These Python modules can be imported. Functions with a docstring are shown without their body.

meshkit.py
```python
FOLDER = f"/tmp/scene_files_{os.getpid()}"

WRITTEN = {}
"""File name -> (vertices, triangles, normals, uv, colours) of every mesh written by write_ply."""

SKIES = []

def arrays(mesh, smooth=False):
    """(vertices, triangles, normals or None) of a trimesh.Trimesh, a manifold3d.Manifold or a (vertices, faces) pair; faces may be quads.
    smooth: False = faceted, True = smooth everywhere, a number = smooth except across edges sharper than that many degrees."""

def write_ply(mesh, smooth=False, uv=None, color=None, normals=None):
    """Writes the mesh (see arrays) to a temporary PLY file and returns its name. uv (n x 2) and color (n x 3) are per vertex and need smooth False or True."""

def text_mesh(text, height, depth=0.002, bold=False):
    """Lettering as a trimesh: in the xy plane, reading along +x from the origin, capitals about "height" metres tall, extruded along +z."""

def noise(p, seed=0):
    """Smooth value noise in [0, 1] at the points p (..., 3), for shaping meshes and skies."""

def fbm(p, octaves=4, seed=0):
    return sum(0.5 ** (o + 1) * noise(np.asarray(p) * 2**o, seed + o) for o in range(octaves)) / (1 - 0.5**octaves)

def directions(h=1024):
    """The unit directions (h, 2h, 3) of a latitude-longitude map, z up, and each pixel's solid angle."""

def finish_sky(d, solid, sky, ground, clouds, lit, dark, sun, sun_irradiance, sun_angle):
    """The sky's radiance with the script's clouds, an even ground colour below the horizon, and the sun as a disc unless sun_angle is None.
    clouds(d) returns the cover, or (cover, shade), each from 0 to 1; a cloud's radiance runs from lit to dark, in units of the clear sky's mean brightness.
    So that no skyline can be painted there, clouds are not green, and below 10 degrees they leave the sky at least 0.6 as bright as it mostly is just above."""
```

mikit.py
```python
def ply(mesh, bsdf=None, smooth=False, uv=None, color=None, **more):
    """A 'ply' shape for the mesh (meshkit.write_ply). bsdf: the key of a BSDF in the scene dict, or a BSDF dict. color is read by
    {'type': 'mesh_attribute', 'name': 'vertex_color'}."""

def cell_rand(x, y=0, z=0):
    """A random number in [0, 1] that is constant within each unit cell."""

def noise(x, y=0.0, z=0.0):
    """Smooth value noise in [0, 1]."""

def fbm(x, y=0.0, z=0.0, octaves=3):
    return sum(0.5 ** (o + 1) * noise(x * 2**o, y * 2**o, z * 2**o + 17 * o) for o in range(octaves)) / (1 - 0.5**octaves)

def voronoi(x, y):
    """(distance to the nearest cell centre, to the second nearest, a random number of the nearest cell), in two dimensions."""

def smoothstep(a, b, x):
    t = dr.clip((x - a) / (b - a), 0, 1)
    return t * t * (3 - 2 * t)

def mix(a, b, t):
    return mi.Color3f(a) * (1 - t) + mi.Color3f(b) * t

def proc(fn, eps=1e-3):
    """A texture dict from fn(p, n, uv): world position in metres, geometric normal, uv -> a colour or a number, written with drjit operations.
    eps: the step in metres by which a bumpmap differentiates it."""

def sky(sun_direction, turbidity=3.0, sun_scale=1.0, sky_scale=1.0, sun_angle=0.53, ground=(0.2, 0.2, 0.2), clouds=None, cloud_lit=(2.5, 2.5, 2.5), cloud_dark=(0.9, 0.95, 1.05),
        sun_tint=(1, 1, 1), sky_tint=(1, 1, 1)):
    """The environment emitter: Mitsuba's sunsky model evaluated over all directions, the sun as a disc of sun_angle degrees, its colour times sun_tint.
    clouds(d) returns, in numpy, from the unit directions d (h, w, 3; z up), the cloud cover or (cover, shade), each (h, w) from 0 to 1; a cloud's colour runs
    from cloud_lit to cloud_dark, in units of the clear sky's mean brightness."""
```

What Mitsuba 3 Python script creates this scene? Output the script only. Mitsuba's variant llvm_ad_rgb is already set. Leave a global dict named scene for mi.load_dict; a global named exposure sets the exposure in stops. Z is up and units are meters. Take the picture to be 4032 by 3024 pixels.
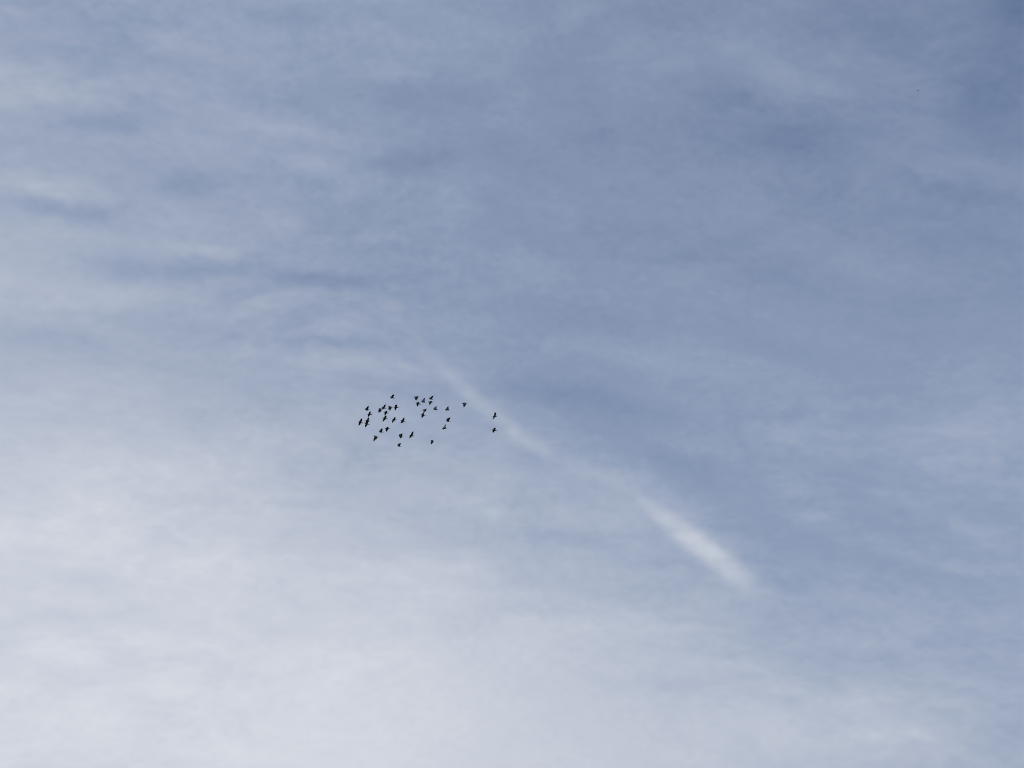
"""A flock of birds under a veil of high cloud with a vapour trail."""
import math
import numpy as np
import trimesh
import manifold3d as m3
import mitsuba as mi
import mikit
import meshkit

T = mi.ScalarTransform4f
scene, labels = {"type": "scene"}, {}

# ---------------------------------------------------------------- camera, sky, exposure
PITCH = math.radians(35)                       # the photographer looks up
EYE = [0.0, 0.0, 1.6]
scene["camera"] = {
    "type": "perspective", "fov": 62.0, "fov_axis": "x", "near_clip": 0.1, "far_clip": 20000.0,
    "to_world": T().look_at(origin=EYE, target=[0, math.cos(PITCH), 1.6 + math.sin(PITCH)], up=[0, 0, 1]),
}
exposure = 1.21

WIND = 5.0                                     # the bands run along +x, turned by this much towards +y
SUN_AZ, SUN_EL = -95.0, 40.0                   # degrees, azimuth clockwise from +y: out of frame, to the left
_a, _e = math.radians(SUN_AZ), math.radians(SUN_EL)
SUN = [math.sin(_a) * math.cos(_e), math.cos(_a) * math.cos(_e), math.sin(_e)]

# streaks of thicker (+) and thinner (-) cirrus: azimuth, elevation, half length, half width, tilt (degrees), strength
WISPS = [
    (20.0, 13.6, 9.2, 4.26, -6.0, 0.45), (-30.2, 31.4, 11.6, 4.18, 7.0, -0.45), (4.5, 17.2, 8.7, 3.31, -3.0, -0.15), (-39.9, 41.1, 9.0, 8.67, 25.0, -0.4), (-35.5, 31.7, 6.6, 3.24, 18.0, -0.3),
    (1.3, 13.4, 10.0, 3.15, -1.0, -0.35), (-19.8, 41.6, 11.4, 2.08, 3.0, -0.25), (44.7, 46.9, 2.4, 5.25, -37.0, -0.9), (6.5, 33.3, 7.7, 2.16, -36.0, -0.55), (15.4, 26.4, 4.5, 1.79, -44.0, -0.45),
    (-3.7, 28.7, 8.0, 1.83, -12.0, 0.35), (-2.3, 41.5, 8.0, 2.77, -2.0, -0.25), (-34.4, 32.0, 4.0, 1.09, 19.0, -0.25), (-43.9, 48.7, 4.8, 1.43, 33.0, -0.3), (36.7, 51.7, 3.9, 0.96, -43.0, -0.3),
    (11.2, 49.1, 4.7, 1.73, -21.0, -0.25), (-37.7, 41.3, 3.5, 0.53, 20.0, 1.0), (-19.5, 43.5, 2.0, 0.77, -3.0, 0.8), (-26.1, 41.1, 2.5, 0.4, 14.0, 0.6), (-33.8, 35.7, 8.0, 0.83, 18.0, 0.2),
    (-18.3, 38.8, 4.8, 0.9, 10.0, 0.1), (-13.8, 54.2, 2.3, 0.6, 14.0, 0.45), (7.2, 57.9, 1.7, 0.8, 11.0, 0.4), (25.0, 53.4, 2.7, 0.67, -39.0, 0.15), (31.1, 49.4, 3.1, 0.77, -38.0, 0.15),
    (-20.3, 47.8, 1.7, 0.43, 9.0, 0.4), (38.1, 42.2, 3.7, 0.56, -35.0, 0.55), (1.9, 43.0, 1.8, 0.86, -2.0, 0.45), (-13.8, 35.4, 5.2, 0.46, 2.0, 0.55), (16.0, 41.0, 4.3, 1.35, -13.0, 0.35),
    (23.2, 23.3, 4.3, 0.74, -32.0, 0.4), (30.4, 25.3, 1.9, 0.71, -24.0, 0.3), (33.9, 29.3, 3.9, 2.98, -28.0, 0.4), (13.3, 30.3, 4.4, 0.67, -18.0, 0.4), (-5.1, 21.5, 3.9, 1.75, 1.0, 0.7),
    (-28.5, 15.7, 2.2, 0.79, 3.0, 0.6), (6.1, 18.5, 7.2, 0.63, -3.0, 0.45), (-21.4, 21.9, 2.7, 1.27, 18.0, 0.5), (-29.1, 23.7, 4.1, 1.6, 1.0, 0.4), (18.2, 27.3, 3.1, 0.47, -15.0, 0.35),
    (-42.1, 44.9, 2.8, 1.15, 20.0, 0.5), (-9.8, 38.9, 1.8, 0.92, -35.0, 0.35), (7.6, 38.2, 1.8, 0.43, -5.0, 0.3), (7.9, 28.6, 3.3, 0.67, -17.0, 0.35), (-12.4, 16.8, 7.5, 0.82, 1.0, 0.3),
    (23.5, 11.5, 3.8, 0.49, -5.0, 0.4), (-24.7, 49.1, 3.3, 0.45, 9.0, 0.3), (-30.8, 41.7, 2.9, 0.39, 18.0, 0.35), (30.4, 39.1, 5.4, 1.67, -28.0, 0.4), (3.2, 26.3, 6.1, 0.55, -3.0, 0.35),
    (-29.7, 38.9, 5.5, 0.73, 19.0, -1.3), (-15.6, 40.9, 3.9, 0.48, 7.0, -1.1), (-9.9, 49.2, 3.6, 0.58, 10.0, -1.0), (-29.6, 44.3, 1.6, 0.6, 26.0, -0.9), (-37.4, 40.0, 3.5, 0.69, 25.0, -1.1),
    (-20.0, 46.8, 1.4, 0.37, 14.0, -0.5), (-11.5, 45.2, 1.5, 0.54, 7.0, -0.45), (-36.8, 45.8, 2.3, 0.62, 27.0, -0.85), (-24.7, 55.6, 3.3, 0.62, 14.0, -0.55), (-10.2, 53.3, 4.1, 0.89, 5.0, -0.5),
    (21.5, 51.7, 2.5, 0.64, -30.0, -0.45), (26.3, 48.0, 4.8, 1.45, -59.0, -0.55), (0.6, 47.5, 2.4, 2.69, -2.0, -0.45), (7.7, 38.8, 4.5, 1.05, -7.0, -0.5), (0.9, 34.4, 3.7, 0.75, -7.0, -0.6),
    (13.7, 28.7, 4.6, 0.97, -18.0, -0.65), (4.8, 24.6, 3.6, 0.54, -1.0, -0.65), (0.1, 20.1, 3.3, 0.46, -1.0, -0.5), (9.8, 15.3, 3.7, 0.44, -3.0, -0.4), (-27.7, 19.9, 1.9, 0.45, 10.0, -0.6),
    (-22.5, 25.3, 3.6, 0.51, 4.0, -0.5), (-15.5, 36.6, 4.5, 0.49, 8.0, -0.8), (28.6, 14.7, 1.6, 0.55, -14.0, -0.35), (35.9, 42.1, 2.9, 0.57, -38.0, -0.45), (24.6, 21.1, 3.9, 0.61, -26.0, -0.3),
    (-19.0, 13.4, 4.1, 0.35, -4.0, -0.3), (21.9, 15.8, 5.0, 0.52, -7.0, -0.35), (-36.0, 32.8, 3.7, 0.43, 18.0, -0.4), (-28.4, 35.5, 3.8, 0.4, 13.0, -0.4), (9.0, 33.1, 6.0, 0.8, -17.0, -0.35),
    (22.0, 35.1, 3.3, 0.88, -35.0, -0.3)]
# the two pieces of the broken vapour trail: (azimuth, elevation), half width in degrees, density
TRAIL_OLD = [(-8.8, 37.9, .5, .02), (-6.6, 36.5, .52, .10), (-3.2, 34.0, .50, .21), (0.15, 31.8, .52, .24), (2.6, 30.5, .46, .18), (3.5, 30.0, .5, .05), (7.8, 28.1, .6, .05), (9.2, 27.2, .6, .01)]
TRAIL_NEW = [(9.2, 27.3, .30, .02), (10.1, 26.5, .50, .14), (11.2, 25.5, .64, .29), (12.5, 24.4, .74, .40), (14.0, 23.05, .78, .47), (15.1, 22.0, .78, .44), (15.8, 21.4, .74, .24), (16.9, 20.5, .8, .07), (19.5, 18.5, .8, .02)]
SPIN = np.array([[0.36, 0.48, -0.8], [-0.8, 0.6, 0.0], [0.48, 0.64, 0.6]])


def rfbm(p, octaves, seed, gain=0.5):
    """Fractal noise about 0, each octave turned so that no lattice shows."""
    out, amp, tot = 0.0, 1.0, 0.0
    for o in range(octaves):
        out = out + amp * (meshkit.noise(p, seed + 7 * o) - 0.5)
        tot += amp
        p = (p @ SPIN.T) * 1.97 + 3.1
        amp *= gain
    return out / tot


def flat_noise(p, octaves, seed, gain):
    """Fractal noise about 0 that keeps its lengthwise stretch in every octave."""
    out, amp, tot = 0.0, 1.0, 0.0
    for o in range(octaves):
        s = math.sin(0.12 * (o - 1.5))
        q = np.stack([p[..., 0] * 1.0 + s * p[..., 1], p[..., 1] - s * p[..., 0], p[..., 2]], -1)
        out = out + amp * (meshkit.noise(q * 1.93 ** o + 3.7 * o, seed + 7 * o) - 0.5)
        tot += amp
        amp *= gain
    return out / tot


def clouds(d):
    """Cover and shade of the cirrus veil per direction: thin blue-grey veil, thickening to a white deck low down on the sun's side."""
    x, y, z = d[..., 0], d[..., 1], d[..., 2]
    r = np.hypot(x, y) + 1e-9
    u = (x * math.sin(_a) + y * math.cos(_a)) / r            # 1 towards the sun's side, -1 away from it
    v = 1 / (np.clip(z, 0, 1) + 0.15) - 2                    # path through the layer: grows towards the horizon
    feats = np.stack([np.ones_like(u), u, v, u * v, u * u, v * v], -1)
    cover = 1 / (1 + np.exp(-feats @ np.array([3.738, -2.205, 4.055, -3.2, -1.39, 2.177])))
    deck = 1 / (1 + np.exp(-feats @ np.array([0.606, 4.615, 2.712, -1.181, -3.993, -1.77])))
    # bands of cirrus parallel to one wind direction, drawn together towards where they meet the horizon
    wind = math.radians(WIND)
    along = x * math.cos(wind) + y * math.sin(wind)
    lat, turn_ = np.arcsin(np.clip(along, -1, 1)), np.arctan2(z, y * math.cos(wind) - x * math.sin(wind))
    band = np.stack([lat, turn_, 0 * lat], -1)
    w1 = rfbm(band * [7.0, 12.0, 1] + 5, 3, 11)
    w2 = rfbm(band * [7.0, 12.0, 1] + 50, 3, 31)
    warp = np.stack([w1, w2, 0.6 * (w1 - w2)], -1)
    patches = flat_noise(band * [5.0, 15.0, 1] + warp * 1.0, 4, 51, 0.55)
    mottle = flat_noise(band * [13.0, 42.0, 1] + warp * 1.6, 4, 71, 0.62)
    grain = flat_noise(band * [48.0, 95.0, 1] + warp * 2.5, 3, 91, 0.75)
    speck = flat_noise(band * [110.0, 190.0, 1] + warp * 3, 2, 191, 0.8)
    busy = 0.35 + 0.65 * np.clip(0.5 + 2.4 * rfbm(band * [2.2, 4.0, 1] + 31, 3, 171), 0, 1.3)
    az, el = np.degrees(np.arctan2(x, y)), np.degrees(np.arcsin(np.clip(z, -1, 1)))
    fine = rfbm(d * 40.0 + 9, 3, 131, 0.6)
    fine2 = rfbm(d * 40.0 + 90, 3, 151, 0.6)
    azw, elw = az + (2.6 * w1 + 1.6 * fine) / np.maximum(np.cos(np.radians(el)), 0.2), el + 0.6 * w2 + 0.8 * fine2
    streaks = np.zeros_like(az)
    for wa, we, length, width, tilt, amp in WISPS:
        t = math.radians(tilt)
        dx, dy = (azw - wa) * math.cos(math.radians(we)), elw - we
        p, q = (dx * math.cos(t) + dy * math.sin(t)) / length, (-dx * math.sin(t) + dy * math.cos(t)) / (width * 1.05)
        streaks += amp * np.exp(-(p * p) ** 1.3 - q * q)
    density = (deck + 0.21 * streaks * (1 - 0.2 * deck) * (1 + 1.8 * mottle) + 0.16 * patches * (1 + 0.2 * deck)
               + busy * np.clip(0.6 + 1.3 * deck, 0, 1) * (0.40 * mottle + 0.22 * grain) + 0.13 * speck)
    for trail, rough, sharp in ((TRAIL_OLD, 0.4, 2.2), (TRAIL_NEW, 0.25, 3.0)):
        best = np.zeros_like(az)
        ax, ey = azw * 0.15 + az * 0.85, elw * 0.15 + el * 0.85
        for (a0, e0, h0, d0), (a1, e1, h1, d1) in zip(trail[:-1], trail[1:]):
            c = math.cos(math.radians((e0 + e1) / 2))
            vx, vy = (a1 - a0) * c, e1 - e0
            px, py = (ax - a0) * c, ey - e0
            s = np.clip((px * vx + py * vy) / (vx * vx + vy * vy), 0, 1)
            dist = np.hypot(px - s * vx, py - s * vy)
            h = h0 + (h1 - h0) * s
            best = np.maximum(best, (d0 + (d1 - d0) * s) * np.exp(-(dist / h) ** sharp))
        density = density + best * np.clip(1 + rough * (3.0 * fine + 1.2 * mottle), 0.1, 2)
    cover = np.clip(cover + 1.1 * np.minimum(density, 0) + 0.25 * patches * (cover < 0.999), 0, 1)
    return cover, 1 - np.clip(0.84 * density, 0, 1)


scene["sky"] = mikit.sky(SUN, turbidity=3, sun_scale=0.5, clouds=clouds, sky_tint=(0.965, 1.0, 1.165),
                         cloud_lit=(3.48, 3.58, 3.79), cloud_dark=(1.275, 1.6, 2.25))
labels["sky"] = {"kind": "structure", "label": "blue grey sky veiled by thin streaky cloud, with a broken white vapour trail"}

# ---------------------------------------------------------------- ground (below the frame)


def grass_colour(p, n, uv):
    g = mikit.fbm(p.x * 0.15, p.y * 0.15, 0.0, 4)
    f = mikit.noise(p.x * 9.0, p.y * 9.0)
    return mikit.mix(mikit.mix((0.045, 0.075, 0.025), (0.11, 0.115, 0.05), g), (0.06, 0.09, 0.03), 0.4 * f)


scene["grass_bsdf"] = {"type": "twosided", "bsdf": {"type": "principled", "base_color": mikit.proc(grass_colour), "roughness": 0.9, "specular": 0.2}}
_ring = np.linspace(0, 2 * math.pi, 97)[:-1]
_gv = np.vstack([[[0, 0, 0]], np.stack([6000 * np.cos(_ring), 6000 * np.sin(_ring), 0 * _ring], -1)])
_gf = np.array([[0, 1 + i, 1 + (i + 1) % 96] for i in range(96)])
scene["ground"] = mikit.ply((_gv, _gf), "grass_bsdf")
labels["ground"] = {"kind": "structure", "label": "open grass field under the flock"}

# ---------------------------------------------------------------- birds


def plumage(dark, light):
    def fn(p, n, uv):
        return mikit.mix(dark, light, mikit.smoothstep(0.35, 0.7, mikit.fbm(p.x * 28, p.y * 28, p.z * 28, 3)))
    return fn


for _k, _c in (("dark_plumage", ((0.032, 0.035, 0.044), (0.058, 0.063, 0.076))), ("grey_plumage", ((0.07, 0.076, 0.09), (0.115, 0.124, 0.143)))):
    scene[_k] = {"type": "principled", "base_color": mikit.proc(plumage(*_c)), "roughness": 0.7, "specular": 0.25}

_BALL = m3.Manifold.sphere(1.0, 12)


def hull(balls):
    return m3.Manifold.batch_hull([_BALL.scale([r, r, r]).translate([float(v) for v in c]) for c, r in balls])


def turn(axis, a):
    return trimesh.transformations.rotation_matrix(a, axis)[:3, :3]


TORSO = [((-.09, 0, 0), .022), ((-.05, 0, -.004), .040), ((.03, 0, -.012), .055), ((.09, 0, .010), .034), ((.122, 0, .024), .027), ((.158, 0, .018), .004)]


def bird_mesh(arm_lift, hand_lift, sweep, spread):
    """One continuous body, flying along +x: torso, neck, head and beak, a fan tail and two wings bent at the wrist. Angles in degrees."""
    d1, d2, sw = math.radians(arm_lift), math.radians(hand_lift), math.radians(sweep)
    parts = [hull([TORSO[i], TORSO[i + 1]]) for i in range(5)]
    parts.append(hull([((-.08, s * .02, 0), .012) for s in (1, -1)] + [((-.172, s * .05 * spread, 0), .005) for s in (1, -1)] + [((-.182, s * .02 * spread, 0), .005) for s in (1, -1)]))
    X, Z = [1, 0, 0], [0, 0, 1]
    A, B = turn(X, d1) @ turn(Z, .45 * sw), turn(X, d1 + d2) @ turn(Z, -sw)
    sh = np.array([.045, .03, .018])
    w = sh + A @ np.array([.01, .155, 0])
    lead, trail = w + A @ np.array([.012, 0, 0]), w + A @ np.array([-.115, 0, 0])
    at = lambda *v: w + B @ np.array(v)
    arm = [(sh + np.array([.03, 0, 0]), .009), (sh + np.array([-.09, 0, 0]), .005), (lead, .008), (trail, .004)]
    hand = [(lead, .008), (trail * .6 + w * .4, .004), (at(.01, .08, 0), .006), (at(-.085, .10, 0), .004), (at(-.05, .21, 0), .004)]
    inner = [(trail, .004), (w, .006), (at(-.085, .10, 0), .004), (at(-.03, .05, 0), .004)]
    for s in (1, -1):
        for h in (arm, hand, inner):
            parts.append(hull([((c[0], s * c[1], c[2]), r) for c, r in h]))
    body = m3.Manifold.batch_boolean(parts, m3.OpType.Add).refine_to_length(0.02)
    m = body.to_mesh()
    tm = trimesh.Trimesh(m.vert_properties[:, :3], m.tri_verts, process=True)
    trimesh.smoothing.filter_taubin(tm, lamb=0.5, nu=0.52, iterations=6)
    return tm


# place (m), heading, pitch, roll, lift of the arm, lift of the hand, sweep, tail spread, plumage, label
FLOCK = [
    ((-8.03, 47.35, 33.64), 205, 4, -7, 40, -52, 0, 0.5, 0,
     'highest bird in the left half of the flock, flying alone with its wings lifted'),
    ((-9.22, 45.37, 31.37), 205, -10, -18, 47, -33, 0, 0.5, 0,
     'topmost bird of the column at the left end, wings raised in a V'),
    ((-9.0, 48.76, 33.66), 167, 19, -7, -60, -57, 5, 0.5, 0,
     'rounded dark bird, left one of the touching pair at upper left of the flock'),
    ((-8.61, 47.82, 33.12), 204, 1, -3, 10, 2, 0, 0.5, 1,
     'long winged bird, right one of the touching pair at upper left of the flock'),
    ((-7.76, 45.36, 31.58), 184, 12, -28, -24, -59, 4, 0.5, 0,
     'compact rounded bird just right of the touching pair at upper left of the flock'),
    ((-7.47, 45.83, 31.85), 192, -8, -2, 15, -35, 1, 0.5, 0,
     'tall bird with spread wings, second to the right of the touching pair at upper left'),
    ((-9.56, 48.03, 32.74), 197, -17, -1, 5, -6, 0, 1.3, 0,
     'bird just above the two overlapping birds at the left end of the flock'),
    ((-9.08, 45.34, 30.48), 206, -30, -12, 43, -30, 0, 0.5, 0,
     'upper of the two overlapping birds at the left end of the flock'),
    ((-8.74, 43.37, 29.05), 197, 9, 3, 14, -42, 8, 0.5, 0,
     'lower of the two overlapping birds at the left end of the flock'),
    ((-10.01, 47.56, 31.81), 202, 3, 10, 1, 3, 0, 0.5, 0,
     'leftmost bird of the flock, long wings fully spread in a slanting line'),
    ((-8.12, 46.07, 31.6), 198, -1, -8, -3, -11, 0, 0.5, 0,
     'short dark bird left of centre, just above a bird with long slanting wings'),
    ((-8.04, 45.41, 30.73), 202, -7, 1, 10, -28, 12, 0.5, 0,
     'bird with long slanting wings, just below a short dark bird left of centre'),
    ((-7.53, 45.9, 30.94), 200, -18, -1, 7, -18, 9, 0.6, 0,
     'slender slanting bird, left neighbour of the bird with kinked wings beside the wide gap'),
    ((-7.17, 47.2, 31.66), 202, 4, 0, 4, 8, 2, 0.5, 0,
     'bird with kinked wings, beside the wide gap that splits the flock'),
    ((-8.35, 46.28, 30.28), 203, -5, -20, 57, -51, 0, 0.5, 1,
     'chevron shaped bird, left one of the close pair low on the left of the flock'),
    ((-7.84, 45.49, 30.03), 193, -12, -7, -7, -8, 1, 0.6, 0,
     'plump dark bird, right one of the close pair low on the left of the flock'),
    ((-8.57, 45.85, 29.66), 209, 0, -9, -53, -2, 4, 0.5, 0,
     'lowest bird at the left end of the flock, one wing hanging down to the left'),
    ((-7.21, 47.15, 30.63), 152, 0, -6, -60, -57, 1, 0.5, 0,
     'crescent shaped bird low in the flock, straight above the lowest bird of all'),
    ((-6.58, 47.71, 30.87), 204, -7, 9, 14, -9, 3, 0.5, 0,
     'large bird with long straight slanting wings, low in the flock beside a crescent shaped bird'),
    ((-7.65, 49.65, 31.25), 208, 7, -23, 59, -59, 1, 0.5, 1,
     'lowest bird of the whole flock, small paler chevron pointing left'),
    ((-5.88, 43.36, 30.99), 170, -13, -33, -12, -60, 44, 0.9, 0,
     'crescent shaped bird, top left of the five clustered at the top of the flock'),
    ((-5.82, 44.01, 30.92), 194, 3, -15, 11, -57, 0, 0.5, 0,
     'T shaped bird, lower left of the five clustered at the top of the flock'),
    ((-5.94, 47.23, 33.22), 177, 18, 25, 72, 10, 8, 0.5, 1,
     'triangular bird with wing raised, middle of the five clustered at the top of the flock'),
    ((-5.56, 48.4, 34.25), 210, 3, -17, 27, -13, 0, 0.7, 0,
     'swept back bird, top right of the five clustered at the top of the flock'),
    ((-5.03, 43.81, 30.91), 190, -10, -18, -2, -31, 9, 0.6, 0,
     'stubby dark bird, lower right of the five clustered at the top of the flock'),
    ((-5.19, 48.01, 33.14), 179, 17, 32, 62, 40, 2, 0.6, 1,
     'paler bird with raised wings, just below and right of the five clustered at the top'),
    ((-4.35, 47.65, 32.86), 170, 15, 28, 67, 32, 15, 0.5, 0,
     'bird with raised wings, alone between a paler bird and a stubby bird on the right'),
    ((-5.57, 45.37, 31.37), 152, -12, -50, -18, -53, 64, 0.8, 0,
     'upper bird of the touching vertical pair in the middle of the flock'),
    ((-5.9, 47.41, 32.27), 193, 2, -6, -6, -1, 1, 0.5, 0,
     'lower bird of the touching vertical pair in the middle of the flock'),
    ((-3.99, 44.83, 30.18), 211, 1, -26, 69, -59, 0, 0.5, 0,
     'dark crescent shaped bird, upper of the two close birds at the lower right'),
    ((-2.86, 42.81, 30.15), 188, -14, -23, -36, 0, 4, 0.8, 0,
     'stubby bird by itself between the main flock and the white vapour trail'),
    ((-1.13, 47.4, 32.18), 193, -16, 8, 23, -29, 24, 0.6, 0,
     'upper of the two stragglers at far right, long wings against the vapour trail'),
    ((-1.09, 44.74, 29.44), 191, -4, -6, 13, -29, 1, 0.5, 0,
     'lower of the two stragglers at the far right of the flock, beneath the vapour trail'),
    ((-3.91, 41.44, 27.51), 138, 11, 41, 73, 5, 29, 1.4, 0,
     'bird with one long raised wing, lower of the two close birds at the lower right'),
    ((-5.2, 47.45, 30.19), 111, -25, 13, 66, 32, 44, 1.4, 0,
     'small round bird by itself at the bottom of the flock, right of the lowest bird'),
]
for _i, (_p, _yaw, _pit, _rol, _d1, _d2, _sw, _sp, _tone, _text) in enumerate(FLOCK):
    _key = "bird" if _i == 0 else f"bird_{_i:03d}"
    scene[_key] = mikit.ply(bird_mesh(_d1, _d2, _sw, _sp), ("dark_plumage", "grey_plumage")[_tone], smooth=50,
                            to_world=T().translate(list(_p)).rotate([0, 0, 1], _yaw).rotate([0, 1, 0], -_pit).rotate([1, 0, 0], _rol))
    labels[_key] = {"label": _text, "category": "bird", "group": "birds flying together in the flock"}

_key = f"bird_{len(FLOCK):03d}"
scene[_key] = mikit.ply(bird_mesh(12, -12, 15, 0.6), "dark_plumage", smooth=50, to_world=T().translate([115.0, 150.0, 208.05]).rotate([0, 0, 1], 205))
labels[_key] = {"label": "tiny far bird alone in the blue at the upper right, away from the flock", "category": "bird"}
